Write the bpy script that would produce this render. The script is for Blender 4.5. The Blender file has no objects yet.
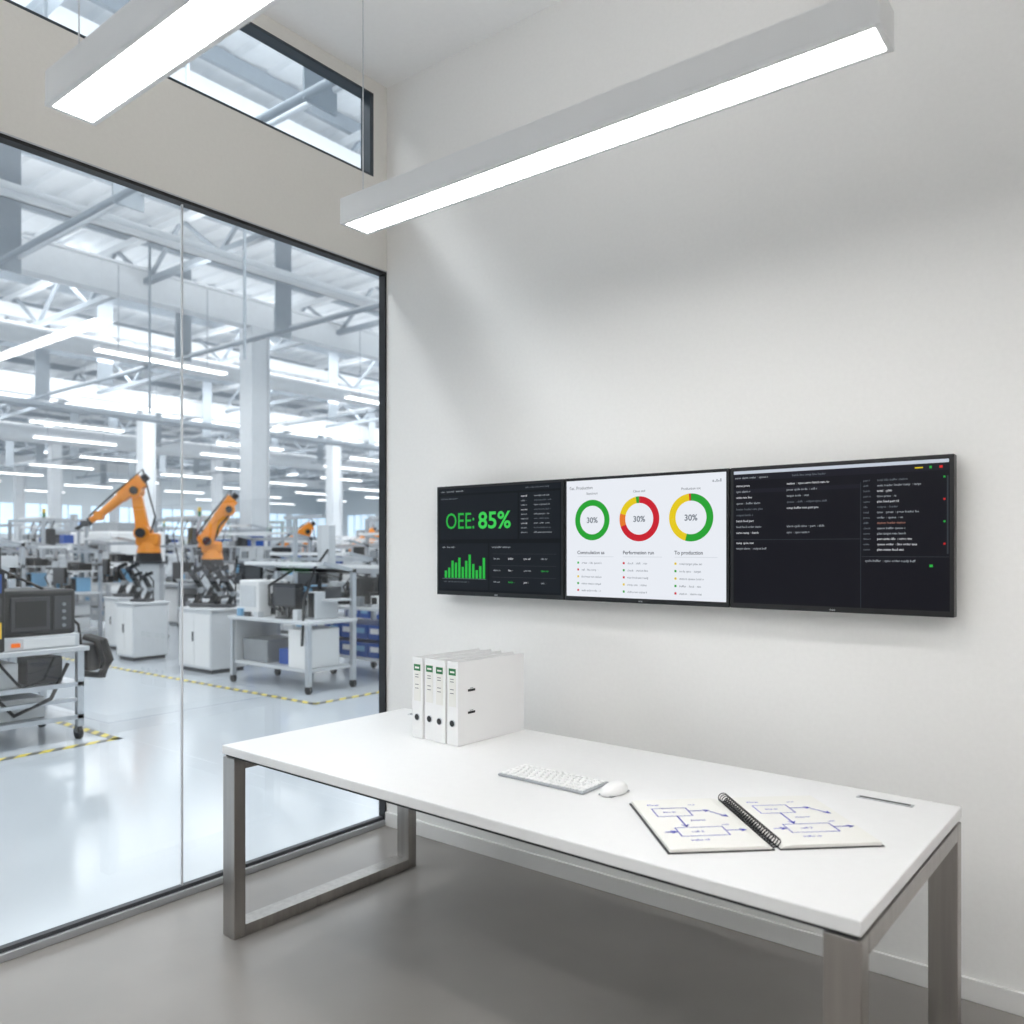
import bpy, bmesh, math, random
from mathutils import Vector, Matrix
random.seed(7)
sc = bpy.context.scene
sc.view_settings.view_transform = 'Standard'

# ------------------------------------------------------------------ materials
def lin(c):
    return tuple(((x/12.92) if x <= 0.04045 else ((x+0.055)/1.055)**2.4) for x in c)
MATS = {}
def mat(name, col, rough=0.5, metal=0.0, emis=None, es=0.0, noise=0.0, nscale=8.0, bump=0.0, spec=0.5, stretch=None, sample=True):
    if name in MATS: return MATS[name]
    m = bpy.data.materials.new(name); m.use_nodes = True
    nt = m.node_tree; b = nt.nodes['Principled BSDF']
    c = lin([v/255 for v in col])
    b.inputs['Base Color'].default_value = (*c, 1)
    b.inputs['Roughness'].default_value = rough
    b.inputs['Metallic'].default_value = metal
    b.inputs['Specular IOR Level'].default_value = spec
    if emis is not None:
        b.inputs['Emission Color'].default_value = (*lin([v/255 for v in emis]), 1)
        b.inputs['Emission Strength'].default_value = es
        if not sample: m.cycles.emission_sampling = 'NONE'
    if noise > 0 or bump > 0:
        tc = nt.nodes.new('ShaderNodeTexCoord')
        mp = nt.nodes.new('ShaderNodeMapping')
        nt.links.new(tc.outputs['Object'], mp.inputs['Vector'])
        if stretch: mp.inputs['Scale'].default_value = stretch
        n = nt.nodes.new('ShaderNodeTexNoise'); n.inputs['Scale'].default_value = nscale
        n.inputs['Detail'].default_value = 6
        nt.links.new(mp.outputs[0], n.inputs['Vector'])
        if noise > 0:
            r = nt.nodes.new('ShaderNodeValToRGB')
            r.color_ramp.elements[0].position = 0.3; r.color_ramp.elements[1].position = 0.7
            r.color_ramp.elements[0].color = (*[v*(1-noise) for v in c], 1)
            r.color_ramp.elements[1].color = (*[min(1, v*(1+noise)) for v in c], 1)
            nt.links.new(n.outputs['Fac'], r.inputs['Fac'])
            nt.links.new(r.outputs['Color'], b.inputs['Base Color'])
        if bump > 0:
            bp = nt.nodes.new('ShaderNodeBump'); bp.inputs['Strength'].default_value = bump
            bp.inputs['Distance'].default_value = 0.01
            nt.links.new(n.outputs['Fac'], bp.inputs['Height'])
            nt.links.new(bp.outputs[0], b.inputs['Normal'])
    MATS[name] = m
    return m

def glass_mat(name, base=0.07, tint=(0.96, 0.98, 0.98)):
    m = bpy.data.materials.new(name); m.use_nodes = True
    nt = m.node_tree; nt.nodes.clear()
    out = nt.nodes.new('ShaderNodeOutputMaterial')
    mix = nt.nodes.new('ShaderNodeMixShader')
    tr = nt.nodes.new('ShaderNodeBsdfTransparent'); tr.inputs[0].default_value = (*tint, 1)
    gl = nt.nodes.new('ShaderNodeBsdfGlossy'); gl.inputs['Roughness'].default_value = 0.0
    g = nt.nodes.new('ShaderNodeNewGeometry')
    d = nt.nodes.new('ShaderNodeVectorMath'); d.operation = 'DOT_PRODUCT'
    nt.links.new(g.outputs['Normal'], d.inputs[0]); nt.links.new(g.outputs['Incoming'], d.inputs[1])
    def M(op, a, b=None):
        n = nt.nodes.new('ShaderNodeMath'); n.operation = op
        if isinstance(a, float): n.inputs[0].default_value = a
        else: nt.links.new(a, n.inputs[0])
        if b is not None:
            if isinstance(b, float): n.inputs[1].default_value = b
            else: nt.links.new(b, n.inputs[1])
        return n.outputs[0]
    a = M('ABSOLUTE', d.outputs['Value'])
    f = M('POWER', M('SUBTRACT', 1.0, a), 5.0)
    f = M('ADD', M('MULTIPLY', f, 1.0-base), base)
    nt.links.new(f, mix.inputs[0]); nt.links.new(tr.outputs[0], mix.inputs[1]); nt.links.new(gl.outputs[0], mix.inputs[2])
    nt.links.new(mix.outputs[0], out.inputs['Surface'])
    return m

def stripe_mat(name):
    m = bpy.data.materials.new(name); m.use_nodes = True
    nt = m.node_tree; b = nt.nodes['Principled BSDF']; b.inputs['Roughness'].default_value = .45
    tc = nt.nodes.new('ShaderNodeTexCoord'); sp = nt.nodes.new('ShaderNodeSeparateXYZ')
    nt.links.new(tc.outputs['Object'], sp.inputs[0])
    def M(op, a, b2):
        n = nt.nodes.new('ShaderNodeMath'); n.operation = op
        nt.links.new(a, n.inputs[0])
        if isinstance(b2, float): n.inputs[1].default_value = b2
        else: nt.links.new(b2, n.inputs[1])
        return n.outputs[0]
    v = M('GREATER_THAN', M('FRACT', M('MULTIPLY', M('ADD', sp.outputs[0], sp.outputs[1]), 6.0), 0.0), 0.5)
    mx = nt.nodes.new('ShaderNodeMix'); mx.data_type = 'RGBA'
    nt.links.new(v, mx.inputs[0])
    mx.inputs[6].default_value = (*lin((.88, .80, .32)), 1); mx.inputs[7].default_value = (*lin((.42, .42, .40)), 1)
    nt.links.new(mx.outputs[2], b.inputs['Base Color'])
    return m

WALL = mat('wall_paint', (238, 237, 235), .75, noise=.012, nscale=60, bump=.02)
WALLL = mat('wall_paint_warm', (229, 227, 222), .75, noise=.012, nscale=60)
CEIL = mat('ceiling_paint', (240, 240, 240), .8, noise=.01, nscale=40)
FLOOR = mat('concrete_floor', (138, 134, 130), .30, noise=.10, nscale=1.6, bump=.03)
BASEB = mat('baseboard_white', (226, 225, 223), .5, noise=.01)
DESKW = mat('desk_white', (225, 225, 225), .38, noise=.008, nscale=30)
STEEL = mat('brushed_steel', (166, 162, 158), .32, 1.0, noise=.10, nscale=40, stretch=(1, 1, .04))
BLACK = mat('black_plastic', (12, 13, 15), .35, noise=.05)
BLKMAT = mat('black_matte', (30, 31, 33), .6, noise=.05)
DGREY = mat('dark_grey', (62, 64, 68), .5, noise=.05)
GREY = mat('mid_grey', (140, 144, 148), .5, noise=.05)
LGREY = mat('light_grey_paint', (205, 208, 211), .45, noise=.02)
WHITEP = mat('white_plastic', (232, 232, 232), .35, noise=.008)
KEYW = mat('key_white', (240, 240, 240), .4, noise=.008)
WHITEM = mat('white_powdercoat', (234, 235, 236), .4, noise=.01)
PAPER = mat('paper', (227, 226, 221), .8, noise=.01)
ALU = mat('aluminium', (196, 199, 203), .35, .8, noise=.04)
HSTEEL = mat('hall_steel_paint', (226, 229, 232), .5, noise=.02)
HSTEEL2 = mat('hall_steel_grey', (160, 168, 176), .5, noise=.03)
ORANGE = mat('robot_orange', (243, 150, 42), .38, noise=.03)
BLUE = mat('blue_bin', (28, 78, 160), .45, noise=.04)
LBLUE = mat('light_blue', (120, 170, 205), .45, noise=.04)
YELL = mat('yellow_paint', (236, 196, 50), .45, noise=.03)
GREEN = mat('green_label', (28, 110, 62), .5, noise=.03)
INK = mat('ink_blue', (24, 46, 185), .6, noise=.02)
INKG = mat('print_grey', (120, 122, 126), .6, noise=.02)
HFLOOR = mat('epoxy_floor', (192, 198, 204), .16, noise=.03, nscale=.6)
HWALL = mat('hall_cladding', (216, 222, 226), .6, noise=.02)
HROOF = mat('hall_roof_sheet', (226, 229, 232), .6, noise=.02)
LAMP = mat('lamp_diffuser', (255, 255, 255), .5, emis=(255, 254, 252), es=19.5)
FILLUP = mat('added_up_fill_glow', (255, 255, 255), .5, emis=(255, 254, 252), es=9)  # added upward glow on the pendants, brightens ceiling and upper walls
HLAMP = mat('hall_lamp_diffuser', (255, 255, 255), .5, emis=(255, 255, 255), es=5, sample=False)
HWIN = mat('hall_window_daylight', (200, 220, 235), .2, emis=(205, 224, 240), es=.95, sample=False)
TAPE = stripe_mat('hazard_tape')
GLASS = glass_mat('clear_glass', .075)
GLASS2 = glass_mat('clerestory_glass', .05, (.90, .94, .96))
def em(name, c, s=1.0): return mat(name, (3, 3, 4), .3, emis=c, es=s, spec=.15, sample=False)

# ------------------------------------------------------------------ mesh builder
class MB:
    def __init__(s, name):
        s.name = name; s.bm = bmesh.new(); s.mats = []; s.M = Matrix.Identity(4)
    def mi(s, m):
        if m not in s.mats: s.mats.append(m)
        return s.mats.index(m)
    def add(s, vs, fs, m, smooth=False):
        i = s.mi(m); V = [s.bm.verts.new(s.M @ Vector(v)) for v in vs]
        for f in fs:
            try:
                F = s.bm.faces.new([V[k] for k in f]); F.material_index = i; F.smooth = smooth
            except ValueError: pass
    def box(s, lo, hi, m, bev=0, T=None):
        lo = Vector(lo); hi = Vector(hi); c = (lo+hi)/2; d = hi-lo
        t = bmesh.new(); bmesh.ops.create_cube(t, size=1)
        for v in t.verts: v.co = Vector((v.co.x*d.x, v.co.y*d.y, v.co.z*d.z))
        if bev > 0:
            bmesh.ops.bevel(t, geom=t.edges[:], offset=min(bev, min(d)*.45), segments=2, affect='EDGES', profile=.5)
        R = Matrix.Translation(c) @ (T if T else Matrix.Identity(4))
        t.verts.index_update()
        s.add([R @ v.co for v in t.verts], [[v.index for v in f.verts] for f in t.faces], m)
        t.free()
    def cyl(s, p, q, r0, m, r1=None, n=16, caps=True):
        p = Vector(p); q = Vector(q); r1 = r0 if r1 is None else r1
        z = (q-p).normalized(); x = z.orthogonal().normalized(); y = z.cross(x)
        vs = []
        for c, r in ((p, r0), (q, r1)):
            for k in range(n):
                a = 2*math.pi*k/n; vs.append(c + x*math.cos(a)*r + y*math.sin(a)*r)
        s.add(vs, [(k, (k+1) % n, n+(k+1) % n, n+k) for k in range(n)], m, True)
        if caps:
            s.add(vs[:n], [tuple(range(n))[::-1]], m); s.add(vs[n:], [tuple(range(n))], m)
    def beam(s, p, q, w, h, m, bev=0, w2=None, h2=None):
        p = Vector(p); q = Vector(q); z = (q-p).normalized()
        up = Vector((0, 0, 1)) if abs(z.z) < .95 else Vector((1, 0, 0))
        x = z.cross(up).normalized(); y = x.cross(z)
        vs = []
        for c, a, b in ((p, w, h), (q, w2 or w, h2 or h)):
            for sx, sy in ((-1, -1), (1, -1), (1, 1), (-1, 1)): vs.append(c + x*sx*a/2 + y*sy*b/2)
        s.add(vs, [(0, 1, 2, 3), (7, 6, 5, 4), (0, 4, 5, 1), (1, 5, 6, 2), (2, 6, 7, 3), (3, 7, 4, 0)], m)
    def tube(s, pts, r, m, n=6, closed=False):
        pts = [Vector(p) for p in pts]; N = len(pts); vs = []
        for i, p in enumerate(pts):
            a = pts[(i-1) % N] if (closed or i > 0) else p
            b = pts[(i+1) % N] if (closed or i < N-1) else p
            z = (b-a).normalized(); up = Vector((.13, .21, .97))
            x = z.cross(up).normalized(); y = z.cross(x)
            for k in range(n):
                t = 2*math.pi*k/n; vs.append(p + x*math.cos(t)*r + y*math.sin(t)*r)
        fs = []
        for i in range(N if closed else N-1):
            j = (i+1) % N
            for k in range(n): fs.append((i*n+k, i*n+(k+1) % n, j*n+(k+1) % n, j*n+k))
        s.add(vs, fs, m, True)
    def sphere(s, c, r, m, sc3=(1, 1, 1), nu=16, nv=10, zmin=-1):
        c = Vector(c); vs = []; fs = []
        for j in range(nv+1):
            ph = -math.pi/2 + math.pi*j/nv
            for i in range(nu):
                th = 2*math.pi*i/nu
                z = max(zmin, math.sin(ph))
                vs.append(c + Vector((math.cos(th)*math.cos(ph)*r*sc3[0], math.sin(th)*math.cos(ph)*r*sc3[1], z*r*sc3[2])))
        for j in range(nv):
            for i in range(nu): fs.append((j*nu+i, j*nu+(i+1) % nu, (j+1)*nu+(i+1) % nu, (j+1)*nu+i))
        s.add(vs, fs, m, True)
    def text(s, txt, pos, size, m, T, align='LEFT', bold=0, width=None, res=3):
        cu = bpy.data.curves.new('t', 'FONT'); cu.body = txt; cu.size = size; cu.align_x = align
        cu.offset = bold; cu.resolution_u = res
        o = bpy.data.objects.new('t', cu); sc.collection.objects.link(o)
        bpy.context.view_layer.update()
        me = bpy.data.meshes.new_from_object(o.evaluated_get(bpy.context.evaluated_depsgraph_get()))
        k = 1
        if width and len(me.vertices):
            xs = [v.co.x for v in me.vertices]; k = width/(max(xs)-min(xs))
        R = Matrix.Translation(Vector(pos)) @ T @ Matrix.Diagonal((k, 1, 1, 1))
        s.add([R @ v.co for v in me.vertices], [tuple(p.vertices) for p in me.polygons], m)
        bpy.data.objects.remove(o); bpy.data.curves.remove(cu); bpy.data.meshes.remove(me)
    def done(s, loc=(0, 0, 0), rot=0, parent=None, fix=True):
        if fix: bmesh.ops.recalc_face_normals(s.bm, faces=s.bm.faces[:])
        me = bpy.data.meshes.new(s.name); s.bm.to_mesh(me); s.bm.free()
        for m in s.mats: me.materials.append(m)
        o = bpy.data.objects.new(s.name, me); sc.collection.objects.link(o)
        o.location = loc; o.rotation_euler = (0, 0, rot)
        if parent: o.parent = parent
        return o
def dup(o, loc, rot=0, scl=1):
    n = o.copy(); n.name = o.name.split('.')[0]; sc.collection.objects.link(n)
    n.location = loc; n.rotation_euler = (0, 0, rot); n.scale = (scl, scl, scl); return n
def simple(name, boxes, m, bev=0):
    b = MB(name)
    for lo, hi in boxes: b.box(lo, hi, m, bev)
    return b.done()

# ------------------------------------------------------------------ office shell
RX, RY, RZ = 6.2, -5.4, 4.02
simple('floor', [((-.06, RY, -.1), (RX, 0, 0))], FLOOR)
simple('ceiling', [((-.06, RY-.15, RZ), (RX+.15, .06, RZ+.15))], CEIL)
simple('wall_back', [((-.05, 0, 0), (RX+.15, .06, RZ))], WALL)
simple('wall_right', [((RX, RY, 0), (RX+.15, 0, RZ))], WALL)
simple('wall_front', [((-.06, RY-.15, 0), (RX+.15, RY, RZ))], WALL)
GT = 3.0
simple('wall_left', [((-.06, RY, GT+.02), (0, 0, 3.5)), ((-.06, RY, 3.945), (0, 0, RZ)), ((-.06, -.10, 3.5), (0, 0, 3.945)),
                     ((-.06, RY, 3.5), (0, -5.2, 3.945))], WALLL)
simple('baseboard_back', [((0.0, -.014, 0), (RX, 0, .075))], BASEB, .003)
b = MB('window_1')
seams = [-5.39, -3.79, -2.49, -1.18, -.012]
for i in range(4):
    b.add([(-.03, seams[i]+.003, .03), (-.03, seams[i+1]-.003, .03), (-.03, seams[i+1]-.003, GT-.0), (-.03, seams[i]+.003, GT-.0)], [(0, 1, 2, 3)], GLASS)
b.done(fix=False)
b = MB('trim_1')
b.box((-.05, RY, GT), (-.002, 0, GT+.014), BLACK)
b.box((-.05, RY, GT+.014), (-.0, 0, GT+.02), ALU)
b.box((-.05, -.012, .03), (-.002, -.001, GT), BLACK)
b.box((-.055, RY, 0), (.0, 0, .03), ALU, .002)
b.box((-.045, RY, .03), (-.015, -.012, .045), DGREY)
for y in seams[1:4]: b.box((-.036, y-.003, .045), (-.024, y+.003, GT), LGREY)
b.done()
b = MB('window_2')
WFD = mat('window_frame_dark', (52, 62, 70), .4, noise=.03)
b.add([(-.04, -5.2, 3.5), (-.04, -.1, 3.5), (-.04, -.1, 3.945), (-.04, -5.2, 3.945)], [(0, 1, 2, 3)], GLASS2)
for lo, hi in (((-.07, -5.2, 3.5), (-.0, -.1, 3.512)), ((-.07, -5.2, 3.93), (.003, -.1, 3.945)), ((-.07, -.125, 3.5), (.003, -.1, 3.945)),
               ((-.07, -5.2, 3.5), (.0, -5.18, 3.945)), ((-.07, -2.62, 3.5), (-.03, -2.58, 3.945))):
    b.box(lo, hi, WFD)
b.done(fix=False)

# ------------------------------------------------------------------ pendant lights, plus added fill copies and upward glow
def pendant(loc):
    b = MB('linear_pendant_light')
    L, W, H = 1.868, .135, .095
    x1, y1 = L/2, W/2
    b.box((-x1, -y1, .012), (x1, y1, H), WHITEM, .003)
    e = .014
    for lo, hi in (((-x1, -y1, 0), (x1, -y1+e, .014)), ((-x1, y1-e, 0), (x1, y1, .014)),
                   ((-x1, -y1+e, 0), (-x1+e, y1-e, .014)), ((x1-e, -y1+e, 0), (x1, y1-e, .014))):
        b.box(lo, hi, WHITEM)
    b.box((-x1+e, -y1+e, .004), (x1-e, y1-e, .013), LAMP)
    b.box((-x1+.03, -y1+.03, H), (x1-.03, y1-.03, H+.003), FILLUP)
    for sx in (-1, 1):
        b.cyl((sx*(x1-.05), 0, H), (sx*(x1-.05), 0, RZ-2.7-.02), .0022, ALU, n=6)
        b.cyl((sx*(x1-.05), 0, H), (sx*(x1-.05), 0, H+.03), .006, ALU, n=8)
        b.cyl((sx*(x1-.05), 0, RZ-2.7-.025), (sx*(x1-.05), 0, RZ-2.7), .03, WHITEM, n=16)
    return b.done(loc)
p1 = pendant((1.868, -1.045, 2.7))
for l in ((1.868, -2.065, 2.7), (1.868, -3.085, 2.7), (1.868, -4.105, 2.7), (4.6, -1.045, 2.7), (4.6, -2.065, 2.7), (4.6, -3.085, 2.7), (4.6, -4.105, 2.7)): dup(p1, l)  # after the second pendant, copies are unseen, added as room fill light

# ------------------------------------------------------------------ desk
b = MB('office_desk')
HXD, HYD, ZT = 1.195, .486, .74
X0, X1, Y0, Y1 = -HXD, HXD, -HYD, HYD
b.box((X0, Y0, ZT-.034), (X1, Y1, ZT), DESKW, .003)
b.box((X0+.012, Y0+.012, ZT-.044), (X1-.012, Y1-.012, ZT-.034), BLKMAT)
zt = ZT-.044
for x in (X0, X1-.08):
    b.box((x, Y0+.004, 0), (x+.08, Y0+.054, zt), STEEL, .003)
    b.box((x, Y1-.054, 0), (x+.08, Y1-.004, zt), STEEL, .003)
    b.box((x, Y0+.054, 0), (x+.08, Y1-.054, .045), STEEL, .002)
    b.box((x, Y0+.054, zt-.045), (x+.08, Y1-.054, zt), STEEL, .002)
for y in (Y0+.12, Y1-.16):
    b.box((X0+.08, y, zt-.04), (X1-.08, y+.04, zt), DGREY)
for x in (-1.07, .925):
    b.box((x, .381, ZT), (x+.16, .407, ZT+.0025), ALU, .001)
    b.box((x+.008, .388, ZT+.0025), (x+.152, .400, ZT+.003), BLACK)
b.done((1.639, -.822, 0), math.radians(-1.35))
ZI = ZT+.0008

# ------------------------------------------------------------------ monitors
TF = Matrix(((1, 0, 0, 0), (0, 0, -1, 0), (0, 1, 0, 0), (0, 0, 0, 1)))
W, H = .7735, .54
def mon_base(w, bg):
    b = MB('wall_monitor')
    b.box((0, -.045, 0), (w, 0, H), BLACK, .003)
    b.box((.10, 0, .10), (w-.10, .02, H-.10), BLKMAT)
    b.box((w/2-.16, .02, H/2-.12), (w/2+.16, .034, H/2+.12), DGREY)
    b.add([(.013, -.0455, .020), (w-.013, -.0455, .020), (w-.013, -.0455, H-.013), (.013, -.0455, H-.013)], [(0, 1, 2, 3)], bg)
    b.text('noc', (w/2-.012, -.0456, .0055), .013, LGREY, TF)
    return b
def rect(b, x0, x1, t0, t1, m, lay=0):
    y = -.046-lay*.0003
    b.add([(x0, y, H-t1), (x1, y, H-t1), (x1, y, H-t0), (x0, y, H-t0)], [(0, 1, 2, 3)], m)
WL = 'output line cycle shift total batch status ready station feed cell rate target units alarm node sync press loader buffer scrap idle run time part queue check order plan temp axis servo'.split()
def words(b, x0, x1, t, h, m, *_):
    n = max(3, int((x1-x0)/(h*.70))); s = ''
    while len(s) < n:
        s += random.choice(WL) + (' ' if random.random() < .75 else '  : ')
    b.text(s[:n].rstrip(), (x0, -.0468, H-t-h), h*1.25, m, TF, bold=.0001, res=1)
D_BG = em('screen_dark', (14, 17, 22)); D_PN = em('screen_panel', (23, 27, 33)); D_LN = em('screen_rule', (52, 58, 64))
TXT = em('screen_text_grey', (165, 172, 178)); TXD = em('screen_text_dim', (105, 113, 122)); TXW = em('screen_text_white', (225, 228, 232))
GR = em('screen_green', (40, 180, 66)); GRB = em('screen_green_bright', (60, 205, 84)); RD = em('screen_red', (215, 40, 40)); YE = em('screen_yellow', (232, 205, 30)); OR = em('screen_orange', (170, 120, 105))
b = mon_base(W, D_BG)
rect(b, .016, W-.016, .016, .040, D_PN); words(b, .03, .28, .022, .009, TXT); words(b, .56, .74, .022, .009, TXD)
rect(b, .02, .515, .05, .265, D_PN); rect(b, .525, W-.02, .05, .265, D_PN)
rect(b, .02, .335, .285, .51, D_PN); rect(b, .345, W-.02, .285, .51, D_PN)
words(b, .03, .2, .058, .009, TXD)
b.text('OEE:', (.060, -.0468, H-.212), .112, GR, TF, bold=0, width=.185)
b.text('85%', (.273, -.0468, H-.212), .112, GRB, TF, bold=.002, width=.200)
for i in range(9):
    words(b, .535, .59, .062+i*.021, .008, TXW if i % 3 == 0 else TXT); words(b, .61, .74, .062+i*.021, .008, TXD if i % 2 else TXT)
for i, hh in enumerate((.035, .05, .085, .075, .10, .055, .085, .115, .07, .04, .06, .10)):
    rect(b, .055+i*.0225, .070+i*.0225, .455-hh, .455, GR, 1)
rect(b, .04, .325, .457, .459, TXD, 1); words(b, .05, .31, .468, .008, TXD); words(b, .04, .18, .297, .009, TXT)
words(b, .36, .52, .297, .010, TXT)
for i in range(3):
    rect(b, .36, W-.04, .335+i*.055, .3365+i*.055, D_LN, 1)
    for x in (.37, .46, .55, .65): words(b, x, x+.06, .352+i*.055, .010, (TXW, TXT, GR, TXT)[random.randrange(4)])
b.done((.449, -.035, 1.277))
# screen 2
S_W = em('screen_white', (232, 236, 243), 1.0); S_T = em('screen_ink', (60, 66, 76)); S_L = em('screen_light_rule', (205, 210, 218)); S_M = em('screen_ink_mid', (115, 122, 132))
b = mon_base(W, S_W)
b.text('Fac. Production', (.03, -.0468, H-.052), .019, S_T, TF)
for i, hh in enumerate((.008, .004, .010, .006, .012)): rect(b, .705+i*.008, .709+i*.008, .05-hh, .05, S_M, 1)
def donut(cx, ct, ro, ri, segs):
    for a0, a1, m in segs:
        n = max(2, int((a1-a0)/6)); y = -.0466; vs = []; fs = []
        for k in range(n+1):
            a = math.radians(90-(a0+(a1-a0)*k/n))
            vs += [(cx+ro*math.cos(a), y, H-ct+ro*math.sin(a)), (cx+ri*math.cos(a), y, H-ct+ri*math.sin(a))]
        for k in range(n): fs.append((2*k, 2*k+1, 2*k+3, 2*k+2))
        b.add(vs, fs, m)
G2 = em('donut_green', (38, 160, 50)); R2 = em('donut_red', (200, 30, 45)); Y2 = em('donut_yellow', (228, 200, 24))
donut(.147, .187, .088, .062, [(0, 360, G2)])
donut(.378, .187, .094, .066, [(0, 250, R2), (250, 285, em('donut_orange', (228, 120, 40))), (285, 350, Y2), (350, 360, G2)])
donut(.612, .187, .096, .067, [(0, 195, G2), (195, 355, Y2), (355, 360, R2)])
for cx, t in ((.147, '30%'), (.378, '30%'), (.612, '30%')):
    b.text(t, (cx, -.0468, H-.199), .034, S_M, TF, 'CENTER', .0008)
for cx, t in ((.147, 'Standstart'), (.378, 'Clean end'), (.612, 'Production tot')):
    b.text(t, (cx, -.0468, H-.076), .014, S_T, TF, 'CENTER')
for x, t in ((.070, 'Commulation as'), (.30, 'Performation run'), (.54, 'To production')):
    b.text(t, (x, -.0468, H-.335), .021, S_T, TF, bold=.0003)
    rect(b, x, x+.185, .345, .347, S_L, 1)
    for i in range(5):
        c = ((GR, R2, Y2, G2, R2), (R2, G2, R2, Y2, G2), (Y2, G2, Y2, G2, R2))[int(x*4) % 3][i]
        rect(b, x, x+.009, .368+i*.030, .377+i*.030, c, 1); words(b, x+.022, x+.17, .367+i*.030, .010, S_M, .95)
b.done((.449+W+.0035, -.035, 1.277))
# screen 3
D3 = em('screen_code', (17, 17, 25)); D4 = em('screen_code_panel', (26, 26, 36))
b = mon_base(W, D3)
rect(b, .015, W-.015, .015, .027, em('titlebar', (196, 204, 216)), 1)
rect(b, .015, W-.015, .030, .052, D4); words(b, .02, .20, .036, .009, TXT); words(b, .24, .42, .036, .009, TXD); rect(b, .655, .68, .038, .042, YE, 2); rect(b, .70, .707, .036, .044, GR, 2); rect(b, .73, .74, .036, .044, RD, 2)
rect(b, .48, .482, .08, .52, D_LN, 1); rect(b, .015, .478, .085, .100, D4, 0)
for i in range(9):
    words(b, .025, random.uniform(.10, .19), .066+i*.0225, .009, (TXT, TXW, TXW, TXT, TXD)[random.randrange(5)])
    if i not in (5, 6): words(b, .22, random.uniform(.34, .47), .066+i*.0225, .009, (TXT, TXD, TXW, TXT)[random.randrange(4)])
for i in range(14):
    words(b, .490, .525, .070+i*.0185, .008, TXD)
    words(b, .535, random.uniform(.62, .735), .070+i*.0185, .0085, OR if i == 8 else (TXT, TXD, TXT, TXW)[random.randrange(4)])
    if i % 4 == 0: rect(b, .742, .748, .071+i*.0185, .077+i*.0185, (GR, RD)[i//4 % 2], 2)
rect(b, .752, .757, .07, .33, D_LN, 1)
rect(b, .015, .478, .277, .279, D_LN, 1); words(b, .025, .12, .285, .009, TXW); words(b, .495, .73, .349, .009, TXT)
rect(b, .485, W-.015, .339, .341, D_LN, 1); words(b, .025, .20, .306, .009, TXT)
rect(b, .70, .71, .366, .374, GR, 2)
b.done((.449+2*(W+.0035), -.035, 1.277))

# ------------------------------------------------------------------ binders
def binder():
    b = MB('ring_binder'); w, d, h = .060, .392, .325
    b.box((0, 0, 0), (w, .004, h), WHITEP, .0015)
    b.box((0, .002, 0), (.0035, d, h), WHITEP, .001)
    b.box((w-.0035, .002, 0), (w, d, h), WHITEP, .001)
    b.box((.008, .03, .012), (w-.02, d-.02, h-.02), PAPER)
    for k in range(3): b.box((.012+k*.012, .02, .01), (.014+k*.012, d-.012, h-.008), LGREY)
    b.box((.011, -.0012, .15), (w-.011, .0, .300), PAPER, 0)
    b.box((.011, -.0018, .272), (w-.011, -.0012, .298), GREEN)
    b.box((.018, -.0022, .281), (w-.018, -.0018, .288), PAPER)
    for z in (.255, .245, .215, .2): b.box((.018, -.0018, z), (w-.022, -.0012, z+.003), INKG)
    b.cyl((w/2, -.003, .085), (w/2, .001, .085), .0145, ALU, n=20)
    b.cyl((w/2, -.0036, .085), (w/2, -.002, .085), .012, BLACK, n=20)
    for z in (.205, .118):
        b.box((w, .055, z), (w+.0012, .095, z+.009), BLACK)
        b.box((w, .066, z+.011), (w+.001, .084, z+.014), GREY)
    return b
br = math.radians(-3)
bo = binder().done((.921, -.725, ZI), br)
for k in range(1, 4): dup(bo, (.921+k*.0660*math.cos(br), -.725+k*.0660*math.sin(br)+(.006, -.003, .003)[k-1], ZI), br)

# ------------------------------------------------------------------ keyboard, mouse
b = MB('computer_keyboard')
b.box((0, 0, .0), (.345, .150, .008), mat('keyboard_alu', (170, 174, 179), .4, .2, noise=.02), .003)
def krow(y, ws, h=.018):
    tot = sum(ws); x = .006; g = .005; sc_ = (.345-.012-g*(len(ws)-1))/tot
    for w in ws:
        ww = w*sc_; b.box((x, y, .008), (x+ww, y+h, .012), KEYW, .001); x += ww+g
krow(.007, [1, 1, 1, 1.3, 5.2, 1.3, 1, 1, 1, 1]); krow(.031, [2.2]+[1]*10+[2.2]); krow(.055, [1.8]+[1]*11+[1.6])
krow(.079, [1.5]+[1]*12+[1.2]); krow(.103, [1]*13+[1.6]); krow(.127, [1]*14, .014)
b.done((1.555, -.955, ZI), math.radians(-1))
b = MB('computer_mouse')
b.sphere((0, 0, .008), .032, WHITEP, (1, 1.9, .82), 32, 20, -.25)
b.box((-.026, -.050, 0), (.026, .050, .003), GREY, .0014)
b.done((1.965, -.883, ZI), math.radians(-4))

# ------------------------------------------------------------------ notebook
b = MB('spiral_notebook')
L2, PW = .200, .278
for sgn in (-1, 1):
    b.box((min(sgn*.006, sgn*(PW+.006)), -L2-.004, 0), (max(sgn*.006, sgn*(PW+.006)), L2+.004, .0025), BLACK, .001)
    prof = [(.010, .004), (.018, .0085), (.04, .0115), (.10, .0118), (.2, .0115), (PW, .011)]
    vs = []; n = len(prof)
    for y in (-L2, L2):
        vs += [(sgn*s, y, z) for s, z in prof] + [(sgn*s, y, .0026) for s, z in prof]
    fs = []
    for i in range(n-1):
        fs += [(i, i+1, 2*n+i+1, 2*n+i), (n+i, n+i+1, 3*n+i+1, 3*n+i), (i, i+1, n+i+1, n+i), (2*n+i, 2*n+i+1, 3*n+i+1, 3*n+i)]
    fs += [(n-1, 2*n-1, 4*n-1, 3*n-1), (0, n, 3*n, 2*n)]
    b.add(vs, fs, PAPER)
def pz(x): return .0118
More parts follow.
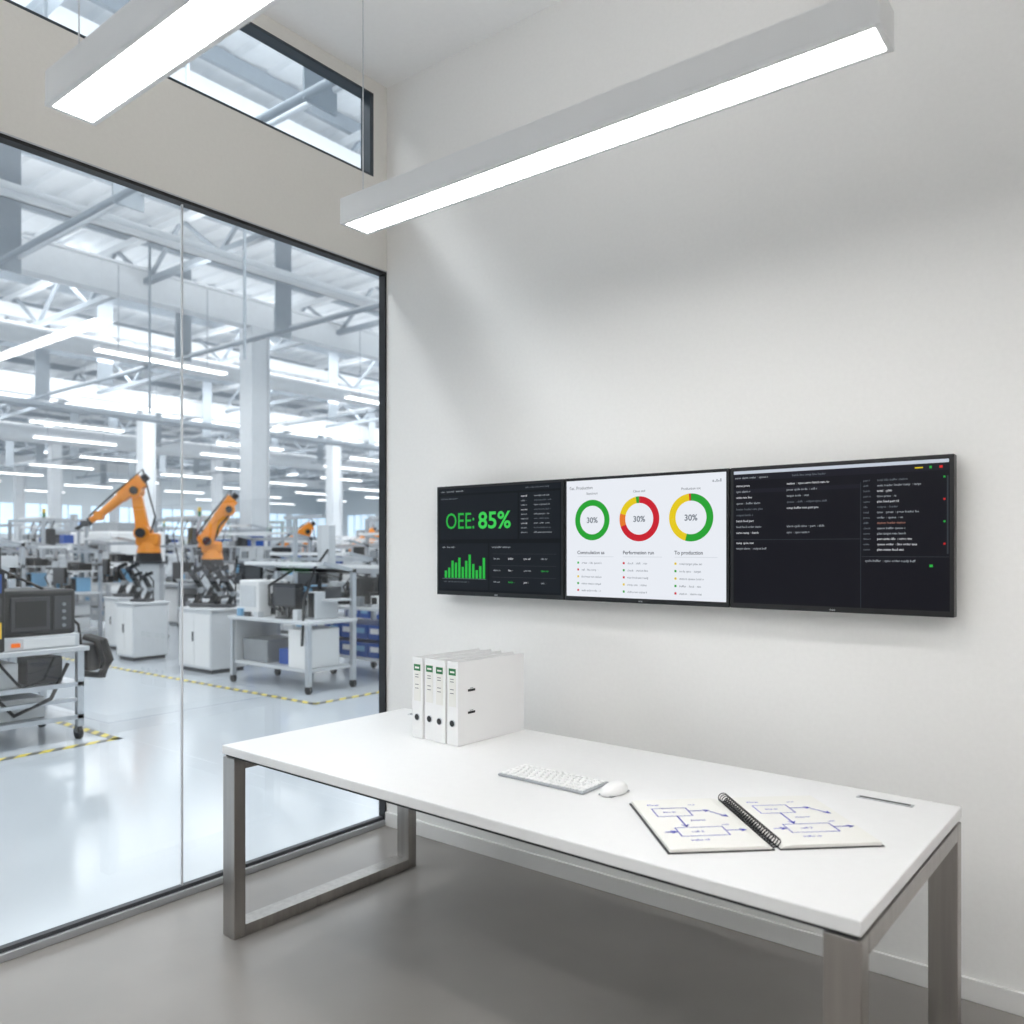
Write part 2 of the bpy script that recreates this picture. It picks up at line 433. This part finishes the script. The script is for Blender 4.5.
def seg(p, q, w=.0030, m=INK):
    p = Vector((p[0], p[1], 0)); q = Vector((q[0], q[1], 0)); d = (q-p); k = Vector((-d.y, d.x, 0)).normalized()*w/2
    e = d.normalized()*w/2
    vs = [p+k-e, q+k+e, q-k+e, p-k-e]
    b.add([(v.x, v.y, pz(v.x)+.0006) for v in vs], [(0, 1, 2, 3)], m)
def rbx(x0, y0, x1, y1):
    P = ((x0, y0), (x1, y0), (x1, y1), (x0, y1))
    for i in range(4): seg(P[i], P[(i+1) % 4])
def arrow(p, q):
    seg(p, q, .0042); d = (Vector(q)-Vector(p)).normalized()
    for a in (2.6, -2.6):
        r = Vector((d.x*math.cos(a)-d.y*math.sin(a), d.x*math.sin(a)+d.y*math.cos(a)))*.016
        seg(q, (q[0]+r.x, q[1]+r.y), .0042)
def note(x, y, t, s=.02): b.text(t, (x, y, pz(x)+.0008), s*.68, INK, Matrix.Identity(4), bold=.0003, res=1)
for ox in (-.285, .015):
    rbx(ox+.045, .045, ox+.145, .115); rbx(ox+.065, -.115, ox+.195, -.05)
    arrow((ox+.145, .085), (ox+.205, .085)); arrow((ox+.205, .075), (ox+.24, .03)); arrow((ox+.10, .045), (ox+.10, -.042))
    arrow((ox+.195, -.08), (ox+.25, -.08)); arrow((ox+.03, -.08), (ox+.062, -.08))
    note(ox+.070, .075, 'line in', .022); note(ox+.10, -.088, 'cell 2', .024); note(ox+.125, .0, 'sensor', .024); note(ox+.04, .14, 'Flow', .026)
    note(ox+.16, .135, 'v1.2', .018); note(ox+.08, -.15, 'buffer x3', .020); note(ox+.20, -.04, 'out', .02)
for i in range(26):
    y = -L2+.012+i*(2*L2-.024)/25
    b.tube([(.0145*math.cos(a), y+.004*a/6.28, .0155+.0135*math.sin(a)) for a in [2*math.pi*k/14 for k in range(14)]], .0016, BLKMAT, 6, True)
b.done((2.405, -.905, ZI), math.radians(43.5))

# ------------------------------------------------------------------ factory hall
HX, HY0, HY1, HZ = -56, -16, 46, 7.8
simple('floor_factory', [((HX, HY0, -.1), (-.06, HY1, 0))], HFLOOR)
b = MB('wall_factory_far')
b.box((HX-.2, HY0, 0), (HX, HY1, HZ), HWALL)
for i in range(14):
    y = HY0+1.5+i*4.3
    b.box((HX-.01, y, 2.6), (HX+.03, y+3.6, 4.6), HWIN)
    for k in range(1, 4): b.box((HX, y+k*.9-.03, 2.6), (HX+.06, y+k*.9+.03, 4.6), HSTEEL2)
b.done()
b = MB('wall_factory_end')
b.box((HX, HY1, 0), (0, HY1+.2, HZ), HWALL)
for i in range(12):
    x = HX+2+i*4.3
    b.box((x, HY1-.03, 2.6), (x+3.6, HY1+.01, 4.6), HWIN)
    for k in range(1, 4): b.box((x+k*.9-.03, HY1-.06, 2.6), (x+k*.9+.03, HY1, 4.6), HSTEEL2)
b.done()
simple('wall_factory_near', [((HX, HY0-.2, 0), (0, HY0, HZ))], HWALL)
simple('wall_factory_partition', [((-.05, .06, 0), (.1, HY1, HZ)), ((-.2, HY0, 0), (0, RY-.15, HZ)), ((-.05, RY-.15, RZ+.15), (.1, .06, HZ))], HWALL)
b = MB('ceiling_factory')
vs = []; y = HY0; ys = []
while y < HY1:
    ys += [(y, HZ), (y+.22, HZ), (y+.27, HZ+.07), (y+.45, HZ+.07)]; y += .5
for yy, z in ys: vs += [(HX, yy, z), (.0, yy, z)]
b.add(vs, [(2*i, 2*i+1, 2*i+3, 2*i+2) for i in range(len(ys)-1)], HROOF)
b.done(fix=False)
A0, A1 = HY0+.02, HY1-.02
b = MB('roof_truss')
for x in (-11.7, -23.4, -35.1, -46.8):
    b.box((x-.06, A0, 6.2), (x+.06, A1, 6.75), HSTEEL)
    b.box((x-.17, A0, 6.18), (x+.17, A1, 6.22), HSTEEL); b.box((x-.17, A0, 6.73), (x+.17, A1, 6.77), HSTEEL)
for x in (-5.8, -17.5, -29.2, -41):
    b.box((x-.08, A0, 6.9), (x+.08, A1, 7.2), HSTEEL)
y = -9
while y < HY1:
    b.box((HX, y-.07, 7.35), (-.2, y+.07, 7.47), HSTEEL); b.box((HX, y-.06, 6.5), (-.2, y+.06, 6.6), HSTEEL2)
    x = -.8; k = 0
    while x > HX+1.2:
        b.beam((x, y, 6.55 if k % 2 else 7.4), (x-1.2, y, 7.4 if k % 2 else 6.55), .06, .06, HSTEEL2)
        x -= 1.2; k += 1
    y += 4.6
x = -1.5
while x > HX:
    b.box((x-.04, A0, 7.55), (x+.04, A1, 7.75), HSTEEL2); x -= 2.2
b.done()
b = MB('steel_column')
b.box((-.22, -.22, 0), (.22, -.19, 6.17), HSTEEL); b.box((-.22, .19, 0), (.22, .22, 6.17), HSTEEL); b.box((-.18, -.19, 0), (.18, .19, 6.17), HSTEEL)
b.box((-.3, -.3, 0), (.3, .3, .04), HSTEEL2)
col = b.done((-11.7, 7.2, 0))
COLS = [(-11.7, 7.2)]
for x, y in ((-11.7, 15.2), (-11.7, 23.2), (-11.7, -.8), (-23.4, 3), (-23.4, 11), (-23.4, 19), (-23.4, 27), (-35.1, 5), (-35.1, 13), (-35.1, 21), (-35.1, 29), (-35.1, 37), (-46.8, 8), (-46.8, 16), (-46.8, 24), (-46.8, 32)):
    dup(col, (x, y, 0)); COLS.append((x, y))
b = MB('overhead_pipework')
b.box((-8.5, A0, 6.1), (-8.2, A1, 6.2), HSTEEL); b.box((-8.5, A0, 6.1), (-8.47, A1, 6.3), HSTEEL)
b.cyl((-7.2, A0, 6.35), (-7.2, A1, 6.35), .07, HSTEEL, n=12)
b.cyl((-14.0, A0, 5.7), (-14.0, A1, 5.7), .2, HSTEEL, n=20)
b.cyl((-27, A0, 5.5), (-27, A1, 5.5), .3, HSTEEL, n=20)
b.box((-19.6, A0, 5.2), (-19.1, A1, 5.32), HSTEEL2)
for y in (1.4, 6.0, 12.8, 20.5):
    b.cyl((-50, y, 5.45), (-1.5, y, 5.45), .04, HSTEEL2, n=8)
    b.cyl((-50, y+.3, 5.62), (-1.5, y+.3, 5.62), .03, HSTEEL, n=8)
    x = -2.5
    while x > -50:
        b.box((x-.012, y-.03, 5.4), (x+.012, y+.33, 7.4), HSTEEL2); x -= 3.4
for x, y, z in ((-3.3, -.4, 5), (-4.4, 1.4, 5), (-6.1, 3.2, 4), (-8.9, 3.4, 3.6)):
    b.cyl((x, y, z), (x, y, 6.5), .02, HSTEEL2, n=8)
b.done()
b = MB('linear_hall_light')
b.box((-.10, 0, .02), (.10, 2.55, .09), WHITEM); b.box((-.09, .02, 0), (.09, 2.53, .02), HLAMP)
for y in (.4, 2.15): b.cyl((0, y, .09), (0, y, 1.6), .008, HSTEEL2, n=6)
hl = b.done((-11.3, 3.7, 5.0))
for x in (-16.5, -20.8, -24.1, -28.5, -33, -38, -43, -49):
    for k in range(7):
        dup(hl, (x, -.2+k*5.67+(.9 if x == -20.8 else 0)+(2.3 if x == -24.1 else 0), 5.0))
for y in (9.37, 15.04, 20.7, 26.4): dup(hl, (-11.3, y, 5.0))
def area(name, loc, sx, sy, P, rot=(0, 0, 0), col=(1, 1, 1)):
    l = bpy.data.lights.new(name, 'AREA'); l.shape = 'RECTANGLE'; l.size = sx; l.size_y = sy; l.energy = P; l.color = col
    o = bpy.data.objects.new(name, l); o.location = loc; o.rotation_euler = rot; sc.collection.objects.link(o); return o
for i, x in enumerate((-3.0, -14.9, -21, -28.8, -38, -50)):
    area('hall_fill_light', (x, 13, 7.5), 1.2, 54, 2050, col=(.97, .99, 1))  # area lamps added under the closed roof to light the hall
for x in (-4.2, -9.5, -16, -22, -31, -42):
    area('roof_fill_light', (x, 14, 5.9), .3, 56, 680, rot=(math.pi, 0, 0), col=(.98, .99, 1))  # added upward lamps without fixtures, brighten the hall roof

b = MB('floor_hazard_tape')
for lo, hi in (((-9.5, 1.96), (-3.1, 2.03)), ((-3.17, 1.96), (-3.1, 9)), ((-3.23, -4), (-3.16, .12)), ((-6, .05), (-3.16, .12))):
    b.box((*lo, 0.0005), (*hi, .003), TAPE)
b.done()

# ---- workbench variants
def bench(name, w=1.6, d=.75, seed=0, bins=None, top=.78, high=1.75, moni=True, dense=1):
    rnd = random.Random(seed); b = MB(name)
    for x in (0, w-.05):
        for y in (0, d-.05):
            b.box((x, y, .08), (x+.05, y+.05, high if y > 0 else top), ALU)
            b.cyl((x+.025, y+.01, .045), (x+.025, y+.04, .045), .045, BLKMAT, n=14)
    b.box((-.02, -.02, top), (w+.02, d, top+.035), LGREY, .004)
    b.box((.03, .03, .22), (w-.03, d-.03, .25), LGREY)
    b.box((0, d-.05, high-.05), (w, d, high), ALU); b.box((0, d-.05, 1.25), (w, d, 1.29), ALU)
    b.box((.02, d-.32, high-.35), (w-.02, d-.02, high-.33), LGREY)
    for x in (0, w-.04): b.beam((x+.02, d-.05, high-.02), (x+.02, d-.45, high+.06), .04, .04, ALU)
    b.box((.05, d-.5, high+.03), (w-.05, d-.42, high+.07), WHITEM)
    cols = [LGREY, WHITEP, DGREY, BLKMAT, BLUE, GREY, GREY, LBLUE, LGREY, BLKMAT]
    x = .06
    while x < w-.2:
        ww = rnd.uniform(.08, .22); hh = rnd.uniform(.08, .34)
        y0 = .15+rnd.random()*.15; m = rnd.choice(cols)
        b.box((x, y0, top+.035), (x+ww, d-.1, top+.035+hh), m, .008)
        if rnd.random() < .6:
            b.box((x+.02, y0-.004, top+.055), (x+ww-.02, y0, top+.02+hh), rnd.choice([DGREY, LGREY, BLACK]))
            b.cyl((x+ww*.5, y0+.1, top+.035+hh), (x+ww*.5+.03, y0+.1, top+.16+hh), .022, rnd.choice(cols), n=8)
            b.box((x+.01, .04, top+.035), (x+.09, .12, top+.035+rnd.uniform(.03, .12)), rnd.choice(cols), .004)
        else:
            b.tube([(x, y0, top+.05), (x-.03, y0-.08, top+.25), (x+.08, y0-.04, top+.4), (x+.1, d-.1, top+.3)], .012, BLKMAT)
        x += ww+rnd.uniform(.01, .07)
    x = .06
    while x < w-.2:
        ww = rnd.uniform(.12, .26); b.box((x, d-.28, high-.33), (x+ww, d-.06, high-.33+rnd.uniform(.08, .2)), rnd.choice(cols), .006); x += ww+rnd.uniform(.01, .08)
    if bins:
        for i in range(int((w-.1)/.24)):
            for z in (.25, .46):
                x = .06+i*.24
                b.box((x, .05, z), (x+.22, d-.1, z+.17), bins, .01); b.box((x+.04, .045, z+.07), (x+.18, .05, z+.13), LBLUE if i % 2 else WHITEP)
    else:
        b.box((.1, .1, .25), (w*.4, d-.1, .5), rnd.choice([LGREY, GREY]), .01); b.box((w*.5, .15, .25), (w*.75, d-.1, .42), rnd.choice([LGREY, BLUE]), .01)
    if moni:
        x = w*.45; b.box((x, .12, top+.16), (x+.42, .16, top+.42), BLACK, .006); b.box((x+.02, .115, top+.18), (x+.40, .12, top+.40), DGREY)
        b.box((x+.19, .15, top+.03), (x+.23, .18, top+.2), DGREY); b.box((x+.1, .08, top+.035), (x+.32, .22, top+.05), DGREY)
    return b
wb = bench('assembly_workbench', 1.4, .65, 3, None, .72, 1.30)
wb.box((.05, .08, .755), (.42, .48, 1.16), WHITEP, .02); wb.box((.09, .07, .86), (.38, .08, 1.10), LGREY)
wb.box((.92, .5, 1.3), (1.12, .6, 1.78), LGREY, .01); wb.box((.02, .03, .25), (.06, .6, .72), LGREY)
wb.box((.35, .6, .75), (.39, .64, 1.9), ALU); wb.box((.2, .58, 1.86), (.9, .64, 1.9), ALU); wb.box((1.0, .05, .25), (1.3, .5, .66), WHITEP, .01)
wb.tube([(.5, .5, 1.28), (.45, .2, 1.1), (.6, .1, .9), (.8, .2, .78)], .016, BLKMAT); wb.tube([(1.1, .5, 1.5), (1.25, .2, 1.3), (1.2, .1, .95), (1.3, .0, .5)], .016, BLKMAT)
wb.done((-4.98, 2.26, 0))
wb = bench('assembly_workbench', 1.75, .7, 5, BLUE, .80, 1.25, False)
wb.cyl((1.45, -.03, .1), (1.45, -.03, .78), .035, YELL, n=12)
wb.done((-4.9, 3.3, 0))
v1 = bench('assembly_workbench', 1.7, .75, 11, None, .85, 1.6).done((-8.9, 5.6, 0))
v2 = bench('assembly_workbench', 1.5, .75, 12, BLUE, .85, 1.7).done((-6.6, 5.3, 0))
v3 = bench('assembly_workbench', 1.9, .8, 14, None, .9, 1.9).done((-11.6, 5.4, 0))
v4 = bench('assembly_workbench', 1.6, .7, 21, LGREY, .8, 1.4).done((-6.1, 3.35, 0))
# ---- machine cabinet
def cabinet(w, d, h):
    b = MB('machine_cabinet')
    b.box((0, 0, .05), (w, d, h), LGREY, .01); b.box((.03, .03, 0), (w-.03, d-.03, .05), DGREY)
    b.box((.02, -.006, .08), (w/2-.004, 0, h-.04), WHITEP, .003); b.box((w/2+.004, -.006, .08), (w-.02, 0, h-.04), WHITEP, .003)
    b.box((w/2-.03, -.02, h*.5), (w/2-.015, -.006, h*.65), DGREY); b.box((-.02, -.02, h), (w+.02, d+.02, h+.025), LGREY, .004)
    for k in range(4): b.box((w, .1, .2+k*.05), (w+.002, d-.1, .215+k*.05), LGREY)
    return b
cabinet(.72, .5, .76).done((-6.35, 2.42, 0))
c2 = cabinet(.46, .5, .76).done((-7.95, 2.42, 0))
dup(c2, (-9.3, 2.9, 0)); dup(c2, (-7.25, 3.1, 0), 0, 1.05)
def fixture():
    b = MB('clamping_fixture')
    b.box((-.16, -.12, 0), (.16, .12, .05), DGREY, .01)
    for o in (-.13, .07):
        b.beam((o, 0, .03), (o+.10, 0, .22), .07, .06, BLACK); b.beam((o+.10, 0, .20), (o-.05, 0, .44), .06, .06, BLACK)
        b.cyl((o+.09, -.05, .21), (o+.09, .05, .21), .04, GREY, n=14)
        b.beam((o-.05, 0, .43), (o+.12, 0, .50), .05, .05, BLACK); b.cyl((o-.04, -.05, .43), (o-.04, .05, .43), .033, DGREY, n=14)
    b.tube([(-.1, .1, .05), (-.15, .12, .3), (0, .12, .5), (.15, .1, .35), (.14, .1, .05)], .014, BLKMAT)
    return b
fx = fixture().done((-6.12, 2.65, .786), .6)
dup(fx, (-5.83, 2.72, .786), .6, .8)
dup(fx, (-9.1, 3.15, .786), .5); dup(fx, (-7.75, 2.68, .786), .5, .8)
dup(fx, (-7.0, 3.35, .828), .6, .9)

# ---- robots
def robot(la, fa, ped=.95, wr=-60):
    b = MB('robot_arm')
    b.box((-.32, -.32, 0), (.32, .32, .04), DGREY); b.box((-.24, -.24, .04), (.24, .24, ped-.03), LGREY, .02); b.box((-.3, -.3, ped-.03), (.3, .3, ped), DGREY)
    z = ped
    b.cyl((0, 0, z), (0, 0, z+.16), .25, BLKMAT, .22, 24); b.cyl((0, 0, z+.16), (0, 0, z+.34), .23, ORANGE, .19, 24)
    b.box((-.2, -.17, z+.28), (.22, .17, z+.52), ORANGE, .05)
    S = Vector((.10, 0, z+.52))
    b.cyl(S+Vector((0, -.22, 0)), S+Vector((0, .2, 0)), .145, ORANGE, n=24); b.cyl(S+Vector((0, -.27, 0)), S+Vector((0, -.22, 0)), .10, BLKMAT, n=20)
    b.cyl(S+Vector((0, .2, 0)), S+Vector((0, .34, 0)), .085, BLKMAT, n=20)
    a = math.radians(la); E = S+Vector((math.sin(a), 0, math.cos(a)))*.78
    b.beam(S, E, .17, .24, ORANGE, w2=.14, h2=.17); b.beam(S+Vector((0, -.13, 0)), E+Vector((0, -.13, 0)), .05, .13, ORANGE)
    b.cyl(E+Vector((0, -.17, 0)), E+Vector((0, .17, 0)), .125, ORANGE, n=24); b.cyl(E+Vector((0, .17, 0)), E+Vector((0, .25, 0)), .07, BLKMAT, n=18)
    f = math.radians(fa); D = Vector((math.cos(f), 0, math.sin(f))); N = Vector((-math.sin(f), 0, math.cos(f)))
    B0 = E - D*.22+N*.08; F1 = E+D*.30+N*.08; F2 = E+D*.82+N*.06
    b.beam(B0, F1, .24, .25, ORANGE, w2=.19, h2=.19); b.cyl(B0-D*.12, B0, .06, BLKMAT, n=14)
    b.cyl(B0-D*.1+Vector((0, .07, .03)), B0+Vector((0, .07, .03)), .05, BLKMAT, n=14)
    b.cyl(F1, F2, .095, ORANGE, .065, 20)
    b.cyl(F2+Vector((0, -.09, 0)), F2+Vector((0, .09, 0)), .085, ORANGE, n=20)
    w = math.radians(wr); Wd = Vector((math.cos(w), 0, math.sin(w)))
    b.cyl(F2, F2+Wd*.17, .06, ORANGE, n=16); b.cyl(F2+Wd*.17, F2+Wd*.22, .075, BLKMAT, n=16)
    b.box(F2+Wd*.28-Vector((.07, .09, .05)), F2+Wd*.28+Vector((.07, .09, .05)), DGREY, .01)
    for sy in (-.07, .05): b.beam(F2+Wd*.3+Vector((0, sy, 0)), F2+Wd*.48+Vector((0, sy, 0)), .02, .04, BLKMAT)
    b.tube([S+Vector((-.15, .1, 0)), S+Vector((-.24, .1, .3)), (E+S)/2+Vector((-.22, .08, .2)), B0-D*.12+N*.16, E+N*.22, F1+N*.14, F2+N*.12, F2+Wd*.15+N*.08], .018, BLKMAT, 8)
    return b
YL = math.atan2(-.617, -.787)
r1 = robot(10, -38, 1.42, -30).done((-10.05, 4.0, 0), YL+.2); r1.scale = (.85, .85, .92)
r2 = robot(-35, -50, 1.42, -85).done((-9.35, 4.75, 0), YL+.3); r2.scale = (.78, .78, .85)
r4 = robot(0, -35, 1.0, -70).done((-13.3, 9.9, 0), YL+.4); r4.scale = (.85, .85, .85)
dup(r4, (-14.1, 13.3, 0), YL, .85); dup(r4, (-16.2, 14.6, 0), YL+.5, .85)

# ---- near test cart
b = MB('test_equipment_cart')
x0, x1, y0, y1 = -4.15, -3.42, -1.0, -.06
for x in (x0, x1-.05):
    for y in (y0, y1-.05):
        b.box((x, y, .10), (x+.05, y+.05, .70), ALU)
        b.cyl((x+.025, y, .05), (x+.025, y+.035, .05), .05, BLKMAT, n=16); b.box((x+.005, y-.005, .05), (x+.045, y+.04, .11), GREY)
for z in (.16, .42): 
    b.box((x0, y0, z), (x1, y1, z+.035), ALU)
for x in (x0, x1-.05): b.box((x, y0, .30), (x+.04, y1, .33), ALU)
b.box((x0-.03, y0-.03, .70), (x1+.03, y1+.03, .735), LGREY, .005)
b.box((x0+.1, y0+.1, .455), (x1-.08, y1-.45, .64), LGREY, .01); b.box((x1-.3, y1-.38, .455), (x1-.10, y1-.12, .66), DGREY, .01)
b.box((x0+.05, y0+.3, .195), (x1-.1, y1-.25, .36), LGREY, .01)
b.tube([(x1-.06, y1-.1, .6), (x1-.0, y1-.25, .35), (x1-.03, y1-.5, .25), (x1-.06, y1-.7, .5)], .016, BLACK)
b.tube([(x1-.06, y1-.2, .66), (x1-.0, y1-.3, .5), (x1-.03, y1-.45, .45), (x1-.06, y1-.6, .66)], .012, BLKMAT)
b.box((x0+.12, -.78, .735), (x1-.03, -.08, .84), LGREY, .01)
b.box((x1-.03, -.50, .75), (x1-.02, -.12, .82), WHITEP, .002)
b.box((x0+.10, -.74, .84), (x1-.05, -.10, 1.19), BLKMAT, .025)
b.box((x1-.05, -.58, .88), (x1-.035, -.30, 1.14), DGREY, .01); b.box((x1-.036, -.55, .91), (x1-.030, -.33, 1.11), BLACK)
b.box((x1-.05, -.27, .88), (x1-.038, -.14, 1.14), DGREY, .005)
for k in range(4): b.cyl((x1-.04, -.20, .91+k*.055), (x1-.025, -.20, .91+k*.055), .014, GREY, n=12)
b.box((x1-.03, -.58, .765), (x1-.02, -.52, .795), em('cart_led_orange', (240, 120, 40)))
b.box((x0+.1, -.98, .735), (x0+.34, -.80, 1.46), BLACK, .01)
b.box((x1-.26, -.84, .735), (x1-.02, -.62, 1.36), BLACK, .02)
b.box((x1-.022, -.76, 1.18), (x1-.012, -.65, 1.32), BLUE); b.box((x1-.022, -.76, .84), (x1-.012, -.65, .96), YELL); b.box((x1-.022, -.76, 1.0), (x1-.012, -.65, 1.14), DGREY)
b.box((x1-.24, -.78, 1.36), (x1-.16, -.70, 1.52), BLACK, .01); b.cyl((x1-.08, -.66, 1.36), (x1-.08, -.66, 1.52), .03, DGREY, n=12)
b.tube([(x1-.1, -.9, 1.5), (x1, -.85, 1.3), (x1+.02, -.9, 1.0), (x1-.03, -.92, .75)], .018, BLACK)
for k in range(3):
    b.tube([(x1-.1, -.02+.02*k, .80), (x1-.04, .06+.03*k, .76), (x1-.02, .10+.03*k, .60), (x1-.03, .07+.02*k, .48), (x1-.1, -.02, .50)], .026, BLACK, 8)
b.box((x1-.2, -.02, .52), (x1-.04, .10, .74), BLKMAT, .03)
b.tube([(x0+.3, -.9, 1.3), (x0+.5, -.6, 1.36), (x1-.2, -.3, 1.2), (x1-.1, -.06, .9), (x1-.1, -.04, .74)], .012, BLACK, 6)
b.done()
bench('equipment_trolley', 1.1, .6, 33, None, .75, 1.35).done((-5.6, -.75, 0))
tr = bench('equipment_trolley', 1.2, .6, 35, LGREY, .8, 1.5).done((-11.2, 2.6, 0))
dup(tr, (-12.7, 2.5, 0), 0, 1.05); dup(tr, (-14.2, 2.6, 0)); dup(tr, (-12.4, 3.8, 0), 0, 1.1)

# ---- test cell: aluminium-profile enclosure with hanging tools
def cell():
    b = MB('machine_frame_cell'); w, d, h = 1.7, .9, 2.15
    for x in (0, w-.06):
        for y in (0, d-.06): b.box((x, y, 0), (x+.06, y+.06, h), ALU)
    for z in (h-.06, 1.55, .75):
        for y in (0, d-.06): b.box((.06, y, z), (w-.06, y+.06, z+.05), ALU)
        for x in (0, w-.06): b.box((x, .06, z), (x+.06, d-.06, z+.05), ALU)
    b.box((.03, .03, .80), (w-.03, d-.03, .83), LGREY); b.box((.08, .08, .05), (.8, d-.08, .72), WHITEP, .02); b.box((.95, .1, .05), (w-.1, d-.1, .6), DGREY, .02)
    b.box((.2, .3, .83), (.55, .7, 1.25), BLKMAT, .03); b.box((.62, .25, .83), (.9, .6, 1.05), GREY, .02); b.box((1.05, .3, .83), (1.45, .7, 1.4), LGREY, .02); b.box((1.1, .29, 1.1), (1.4, .3, 1.34), BLACK)
    b.box((.7, .35, 1.6), (1.0, .55, 1.95), DGREY, .02); b.cyl((.85, .45, 1.25), (.85, .45, 1.6), .04, GREY, n=12)
    b.box((-.25, -.1, 1.3), (.1, -.05, 1.6), BLACK, .01); b.beam((.0, .0, 1.65), (-.1, -.06, 1.45), .03, .03, DGREY)
    b.box((.1, .2, h-.02), (w-.1, .3, h+.04), WHITEM); b.cyl((w-.05, .05, h), (w-.05, .05, h+.1), .03, GREEN, n=10); b.cyl((w-.05, .05, h+.1), (w-.05, .05, h+.18), .03, YELL, n=10)
    for k in range(4): b.tube([(.3+k*.33, .4, h-.05), (.25+k*.33, .3, 1.8), (.38+k*.33, .3, 1.5), (.3+k*.33, .4, 1.2)], .014, BLKMAT)
    return b

def cnc():
    b = MB('milling_machine')
    b.box((0, 0, 0), (2.1, 1.6, .5), LGREY, .02); b.box((0, .2, .5), (2.1, 1.6, 1.95), WHITEP, .03)
    b.box((.25, .17, .75), (1.35, .2, 1.65), DGREY, .01); tg = mat('tinted_glass', (90, 105, 115), .1)
    b.box((.32, .16, .82), (.78, .17, 1.58), tg); b.box((.82, .16, .82), (1.28, .17, 1.58), tg)
    b.box((1.5, .0, 1.0), (2.0, .2, 1.7), GREY, .02); b.box((1.56, -.01, 1.35), (1.94, .0, 1.62), BLACK)
    b.box((.3, .6, 1.95), (1.2, 1.4, 2.2), GREY, .02); b.cyl((1.8, 1.0, 1.95), (1.8, 1.0, 2.4), .03, GREY, n=10); b.cyl((1.8, 1.0, 2.4), (1.8, 1.0, 2.52), .05, BLUE, n=12)
    b.cyl((.7, 1, 2.2), (.7, 1, 2.7), .12, ALU, n=16)
    return b
occ = [(x, y, .5) for x, y in COLS]
def free(x, y, r): return all((x-a)**2+(y-c)**2 > (r+q)**2 for a, c, q in occ)
rnd = random.Random(5)
for x, y in ((-13.3, 9.9), (-14.1, 13.3), (-16.2, 14.6), (-10.05, 4.0), (-9.35, 4.75)): occ.append((x, y, .35))
for x, y in ((-8.05, 6.0), (-5.85, 5.7), (-10.65, 5.8), (-5.3, 3.7), (-4.3, 2.6), (-4, 3.6), (-10.6, 2.9), (-12.1, 2.8), (-13.6, 2.9), (-11.8, 4.1)): occ.append((x, y, .7))
ce = cell().done((-15.9, 4.0, 0)); occ.append((-15.05, 4.45, .7))
for x, y in ((-17.4, 2.2), (-12.9, 5.6), (-9.6, 8.4), (-13.6, 7.2), (-6.3, 7.3), (-4.2, 5.4), (-20.5, 4.5), (-20, 8.8), (-17, 10), (-24.8, 5), (-5.0, 10), (-8.4, 11.5), (-28, 3.4), (-22, 1.2)):
    if free(x+.85, y+.45, .55): dup(ce, (x, y, 0)); occ.append((x+.85, y+.45, .75))
cn = cnc().done((-18.5, 6.2, 0)); occ.append((-17.5, 7, 1.2))
for x, y in ((-26, 8.5), (-30, 10), (-31, 6), (-19, 15.5), (-38, 12), (-27, 15.5), (-33, 18)):
    if free(x+1, y+.8, 1.0): dup(cn, (x, y, 0)); occ.append((x+1, y+.8, 1.2))
vv = [v1, v2, v3, v4]
def put(x, y, s=1.0, r=.8):
    if free(x+.85, y+.4, r): dup(rnd.choice(vv), (x, y, 0), 0, s); occ.append((x+.85, y+.4, .6))
for x, y in ((-7, 7.2), (-9, 7.6), (-5.0, 6.6), (-4.9, 9.2), (-7, 10.4), (-3.0, 7.6), (-9.2, 9.8), (-3.3, 5.2), (-13.6, 4.2), (-15.8, 3.8), (-8.3, 4.1), (-12.7, 5.3), (-10.9, 1.0), (-7.5, 8.6), (-5.6, 8.0), (-13.9, .9)): put(x, y, 1, .45)
for x in range(-50, -12, 2):
    for y in (.8, 2.2, 3.6, 5.0, 9.3, 11.3, 13.2, 15.4, 17.5, 20, 22, 25, 28, 32):
        if rnd.random() < .8: put(x+rnd.uniform(-.3, .3), y+rnd.uniform(-.3, .3), rnd.uniform(.95, 1.2), .58)

# ------------------------------------------------------------------ world & camera
w = bpy.data.worlds.new('World'); sc.world = w; w.use_nodes = True
w.node_tree.nodes['Background'].inputs[0].default_value = (.9, .95, 1, 1); w.node_tree.nodes['Background'].inputs[1].default_value = .6
cd = bpy.data.cameras.new('Camera'); cam = bpy.data.objects.new('Camera', cd); sc.collection.objects.link(cam)
cam.location = (3.293, -3.095, 1.5); cam.rotation_euler = (math.radians(90), 0, math.radians(38.09))
cd.sensor_width = 36; cd.lens = 28.79; cd.shift_y = .0371; cd.clip_end = 200
cd.dof.use_dof = True; cd.dof.focus_distance = 3.2; cd.dof.aperture_fstop = 2.2
sc.camera = cam
